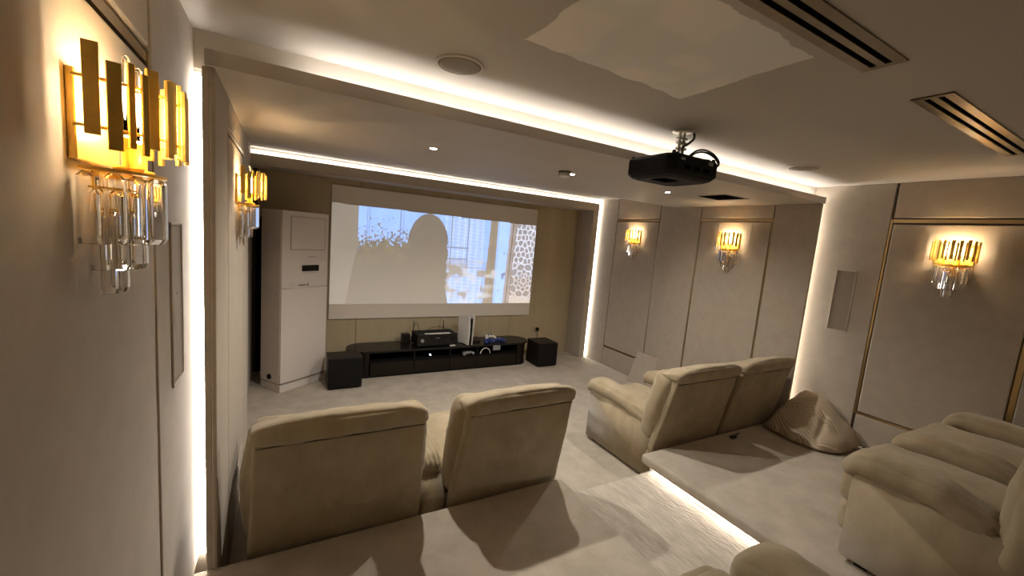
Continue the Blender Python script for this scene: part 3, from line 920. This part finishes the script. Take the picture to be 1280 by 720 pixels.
recliner_sofa((-.16, 2.30, 0), [(0, .925), (1.115, 1.975)], [(.03, .22), (.935, 1.105), (1.77, 1.965)],
              'beige reclining sofa in front of the left platform, seen from behind', 1, hs=.665, ch=.145)
recliner_sofa((2.90, 2.35, 0), [(-.005, .915), (.935, 1.86)], [(0, .2), (.83, 1.03), (1.66, 1.86)],
              'beige reclining sofa in front of the right platform beside the leaning board', 50, hs=.635, ch=.15)
recliner_sofa((2.93, .05, PT), [(-.0, .93), (.95, 1.88)], [(0, .21), (.71, .95), (1.66, 1.88)],
              'beige reclining sofa on the right platform, its arm and footrest towards the aisle', 100, th=6, by=.14, pad0=.33, seat_top=.58)
recliner_sofa((-.18, -.175, PT), [(0, .92), (.98, 1.88)], [(.0, .2), (.80, 1.0), (1.665, 1.88)],
              'nearest sofa at the bottom edge, only its right arm and seat front showing', 150, seat_top=.60)

# ------------------------------------------------------------------ corduroy cushion heaped against the right wall
def duvet():
    bm = bmesh.new(); uvl = bm.loops.layers.uv.new('UVMap')
    NU, NV = 70, 230
    # outline of the base along its length (y from 2.26 down to 1.58)
    def prof(u, v, up):
        # u along the length, v from room side (0) to the wall side (1)
        y = 2.25 - .66 * u
        sm = max(0, min(1, (u - .40) / .60)); sm = sm * sm * (3 - 2 * sm)
        env = min(1.0, .35 + u * 3.2) ** .7 * (1 - .80 * sm)
        x0 = 4.38 - .05 * math.sin(math.pi * u) + .16 * (u - .5) ** 2 + .10 * u * (u > .8) * (u - .8) * 5
        x1 = 4.935 - .02 * (1 - env)
        x = x0 + (x1 - x0) * v
        edge = min(1, min(v, 1 - v) * 5, min(u, 1 - u) * 6) if True else 1
        h = (.07 + .36 * v ** .8 * env) * (1 - max(0, v - .82) * .9)
        rim = math.sqrt(max(0, 1 - (1 - min(1, v * 6)) ** 2)) * math.sqrt(max(0, 1 - (1 - min(1, min(u, 1 - u) * 7)) ** 2)) * math.sqrt(max(0, 1 - (1 - min(1, (1 - v) * 8)) ** 2))
        z = PT + .035 + (h - .0) * rim if up else PT + .008 + .02 * (1 - rim)
        if up:
            fold = .05 * math.exp(-((v - (.42 + .25 * (u - .3))) / .05) ** 2) * (1 if u > .18 else u / .18)
            z -= .6 * fold * rim
            z -= .035 * math.exp(-((u - (.66 - .25 * (v - .5))) / .04) ** 2) * rim * (v < .6)
            z += .018 * noise.noise(Vector((x * 7, y * 7, 1))) * rim + .004 * noise.noise(Vector((x * 17, y * 13, 5))) * rim
        if up: z += .0 * rim * math.sin(2 * math.pi * (v * 23 + 1.4 * math.sin(u * 4) + (3 * u if u > .6 else 1.8)))
        x += .02 * noise.noise(Vector((u * 5, v * 3, 9)))
        return Vector((x, y + .02 * noise.noise(Vector((u * 3, v * 4, 2))), z))
    for up in (True, False):
        g = [[bm.verts.new(prof(i / NU, j / NV, up)) for j in range(NV + 1)] for i in range(NU + 1)]
        for i in range(NU):
            for j in range(NV):
                vs4 = [(i, j), (i + 1, j), (i + 1, j + 1), (i, j + 1)]
                if up: vs4.reverse()
                f = bm.faces.new([g[a][b] for a, b in vs4])
                for lp, (a, b) in zip(f.loops, vs4):
                    uu, vv = a / NU, b / NV
                    lp[uvl].uv = (vv * 1.0 + .25 * math.sin(uu * 3 + (1.5 if vv > .45 else 0)) + (uu * .8 if uu > .55 else 0), uu * .7)
        if up: gu = g
        else: gl = g
    def bridge(a, b):
        for k in range(len(a) - 1): bm.faces.new((a[k], a[k + 1], b[k + 1], b[k]))
    bridge([gu[i][0] for i in range(NU + 1)], [gl[i][0] for i in range(NU + 1)])
    bridge([gu[i][NV] for i in range(NU + 1)], [gl[i][NV] for i in range(NU + 1)])
    bridge(gu[0], gl[0]); bridge(gu[NU], gl[NU])
    bmesh.ops.recalc_face_normals(bm, faces=bm.faces)
    o = link('floor_cushion', bm, 'corduroy', None, True)
    tag(o, 'large ribbed beige cushion slumped on the platform against the right wall', 'cushion')
duvet()

# white cable bits on the platform behind the right front sofa
bm = bmesh.new(); add_box(bm, -.035, .035, -.018, .018, 0, .022, .006, 2); add_tube(bm, [(.03, 0, .01), (.06, .02, .008), (.10, .03, .006), (.14, .028, .006)], .005, 6)
o = link('black_connector', bm, 'rubber', None, False, (3.83, 2.20, PT)); tag(o, 'small black connector with a cable end lying on the platform behind the sofa', 'connector')

# leaning board
bm = bmesh.new()
add_box(bm, 4.935, 4.95, 4.10, 4.54, 0.0, .47)
for v in bm.verts:
    v.co.x -= .16 * (1 - v.co.z / .47)
o = link('leaning_board', bm, M['wall']); tag(o, 'loose taupe board leaning against the right wall near the front', 'board')

# ------------------------------------------------------------------ crystal wall sconces
def build_sconce(label):
    # +X out of the wall, Y along it, Z up; origin at the wall in the middle of the gold bars
    t = empty('crystal_sconce', (0, 0, 0)); tag(t, label, 'wall lamp', 'gold and crystal wall sconces')
    box('back_plate', 0, .014, -.118, .118, -.10, .07, 'sconce_gold', t, .002, 1)
    rnd = random.Random(3)
    R0 = .135
    specs = [(-80, .024, .022, .17), (-67, .022, -.006, .165), (-55, .011, .004, .165), (-48, .011, -.010, .16), (-39, .023, .008, .16), (-28, .015, -.004, .16),
             (-17, .022, .006, .155), (-5, .012, -.006, .155), (6, .024, .008, .16), (17, .011, -.008, .155), (26, .020, .006, .16), (37, .012, -.006, .16),
             (47, .023, .010, .165), (59, .011, -.008, .16), (68, .022, .004, .165), (80, .022, -.004, .17)]
    for k, (deg, wd, dz, ln) in enumerate(specs):
        a = R_(deg)
        bm = bmesh.new(); add_box(bm, -.0045, .0045, -wd / 2, wd / 2, -ln / 2, ln / 2, .001, 1)
        rr = R0 + (.008 if k % 2 else -.004)
        bm.transform(Matrix.Translation((.018 + rr * math.cos(a), rr * math.sin(a), dz + .012)) @ Matrix.Rotation(a, 4, 'Z'))
        link('gold_bar', bm, 'sconce_gold', t)
    for z in (-.035, .055):
        bm = bmesh.new()
        add_tube(bm, [(.012, -R0 + .008, z)] + [(.018 + (R0 - .009) * math.cos(R_(d)), (R0 - .009) * math.sin(R_(d)), z) for d in range(-90, 91, 10)] + [(.012, R0 - .008, z)], .0035, 6)
        link('ring_rod', bm, 'sconce_gold', t)
    def half_disc(r0, r1, z0, z1):
        bm = bmesh.new(); A = []; B = []
        for zz, L in ((z0, A), (z1, B)):
            L.append([bm.verts.new((.012 + r0 * math.cos(R_(d)), r0 * math.sin(R_(d)), zz)) for d in range(-90, 91, 10)])
            L.append([bm.verts.new((.012 + r1 * math.cos(R_(d)), r1 * math.sin(R_(d)), zz)) for d in range(-90, 91, 10)])
        n = len(A[0])
        for k in range(n - 1):
            bm.faces.new((A[0][k], A[0][k + 1], A[1][k + 1], A[1][k])); bm.faces.new((B[0][k], B[1][k], B[1][k + 1], B[0][k + 1]))
            bm.faces.new((A[1][k], A[1][k + 1], B[1][k + 1], B[1][k])); bm.faces.new((A[0][k], B[0][k], B[0][k + 1], A[0][k + 1]))
        bmesh.ops.recalc_face_normals(bm, faces=bm.faces)
        return bm
    link('tray', half_disc(.094, .112, -.116, -.110), 'sconce_gold', t)
    link('tray', half_disc(.060, .072, -.150, -.146), 'sconce_gold', t)
    link('tray', half_disc(.028, .038, -.195, -.191), 'sconce_gold', t)
    bm = bmesh.new()
    add_box(bm, .0, .11, -.004, .004, -.118, -.112)
    add_box(bm, .0, .014, -.012, .012, -.20, -.11)
    add_box(bm, .0, .07, -.003, .003, -.150, -.146); add_box(bm, .0, .04, -.003, .003, -.195, -.191)
    for s in (-1, 1): add_box(bm, .012, .07, s * .04 - .006, s * .04 + .006, -.116, -.108)
    link('bracket', bm, 'sconce_gold', t)
    # two candle bulbs on gold holders
    for s in (-1, 1):
        bm = bmesh.new(); add_lathe(bm, [(.026, -.108), (.026, -.10), (.012, -.098), (.012, -.045), (.015, -.04), (.010, -.038)], 16, (.07, s * .042, 0))
        h = link('bulb_holder', bm, 'sconce_gold', t, True)
        bm = bmesh.new(); add_lathe(bm, [(.006, -.036), (.0075, -.02), (.0075, .06), (.006, .07), (.001, .074)], 12, (.07, s * .042, 0))
        link('bulb', bm, 'bulb', h, True)
        # clear tube arch around each bulb
        bm = bmesh.new()
        add_tube(bm, [(.07, s * .042 - .016, -.035), (.07, s * .042 - .016, .09)] + [(.07, s * .042 - .016 * math.cos(math.pi * q / 6), .09 + .035 * math.sin(math.pi * q / 6)) for q in range(1, 6)] + [(.07, s * .042 + .016, .09), (.07, s * .042 + .016, -.035)], .0045, 8)
        link('glass_tube', bm, 'crystal', h, True)
    # crystals
    def prism(r, deg, ztop, ln, wd):
        a = R_(deg); th = .0075; c = .006
        bm = bmesh.new()
        def sec(z, k, kz=1):
            w2 = wd / 2 * k; t2 = th * kz
            return [bm.verts.new(p) for p in ((-t2, -w2 + c * k, z), (-t2, w2 - c * k, z), (-t2 + c * .6, w2, z), (t2 - c * .6, w2, z), (t2, w2 - c * k, z), (t2, -w2 + c * k, z), (t2 - c * .6, -w2, z), (-t2 + c * .6, -w2, z))]
        L = [sec(ztop, .45, .5), sec(ztop - .010, 1), sec(ztop - ln + .012, 1), sec(ztop - ln, 1.0, .2)]
        for A, B in zip(L[:-1], L[1:]):
            for k in range(8): bm.faces.new((A[k], A[(k + 1) % 8], B[(k + 1) % 8], B[k]))
        bm.faces.new(L[0][::-1]); bm.faces.new(L[-1]); bmesh.ops.recalc_face_normals(bm, faces=bm.faces)
        bm.transform(Matrix.Translation((.012 + r * math.cos(a), r * math.sin(a), 0)) @ Matrix.Rotation(a, 4, 'Z'))
        link('crystal', bm, 'crystal', t)
    for d in range(-84, 85, 21): prism(.104, d, -.119, .145, .034)
    for d in range(-78, 79, 26): prism(.068, d, -.152, .170, .029)
    for d in (-60, 0, 60): prism(.034, d, -.198, .180, .027)
    return t
ZS = 2.28
s0 = build_sconce('large nearest crystal sconce on the left wall')
s0.location = (XL, 1.24, ZS)
for (x, y, rz, lab) in ((PLX, 3.20, 0, 'smaller crystal sconce on the left projecting bay beside the air conditioner'),
                        (XR, 1.245, math.pi, 'crystal sconce on the right wall, rightmost in the photo'),
                        (PRX, 3.205, math.pi, 'crystal sconce on the right projecting bay above the sofa'),
                        (XL, -.45, 0, 'added unseen crystal sconce on the left wall behind the camera'),  # this unseen sconce and the next are added for light from the rear
                        (XR, -.45, math.pi, 'added unseen crystal sconce on the right wall behind the last row of seats'),
                        (XR, 4.91, math.pi, 'farthest crystal sconce on the right wall nearest the screen')):
    c = copy_tree(s0); c.location = (x, y, ZS); c.rotation_euler = (0, 0, rz); c['label'] = lab
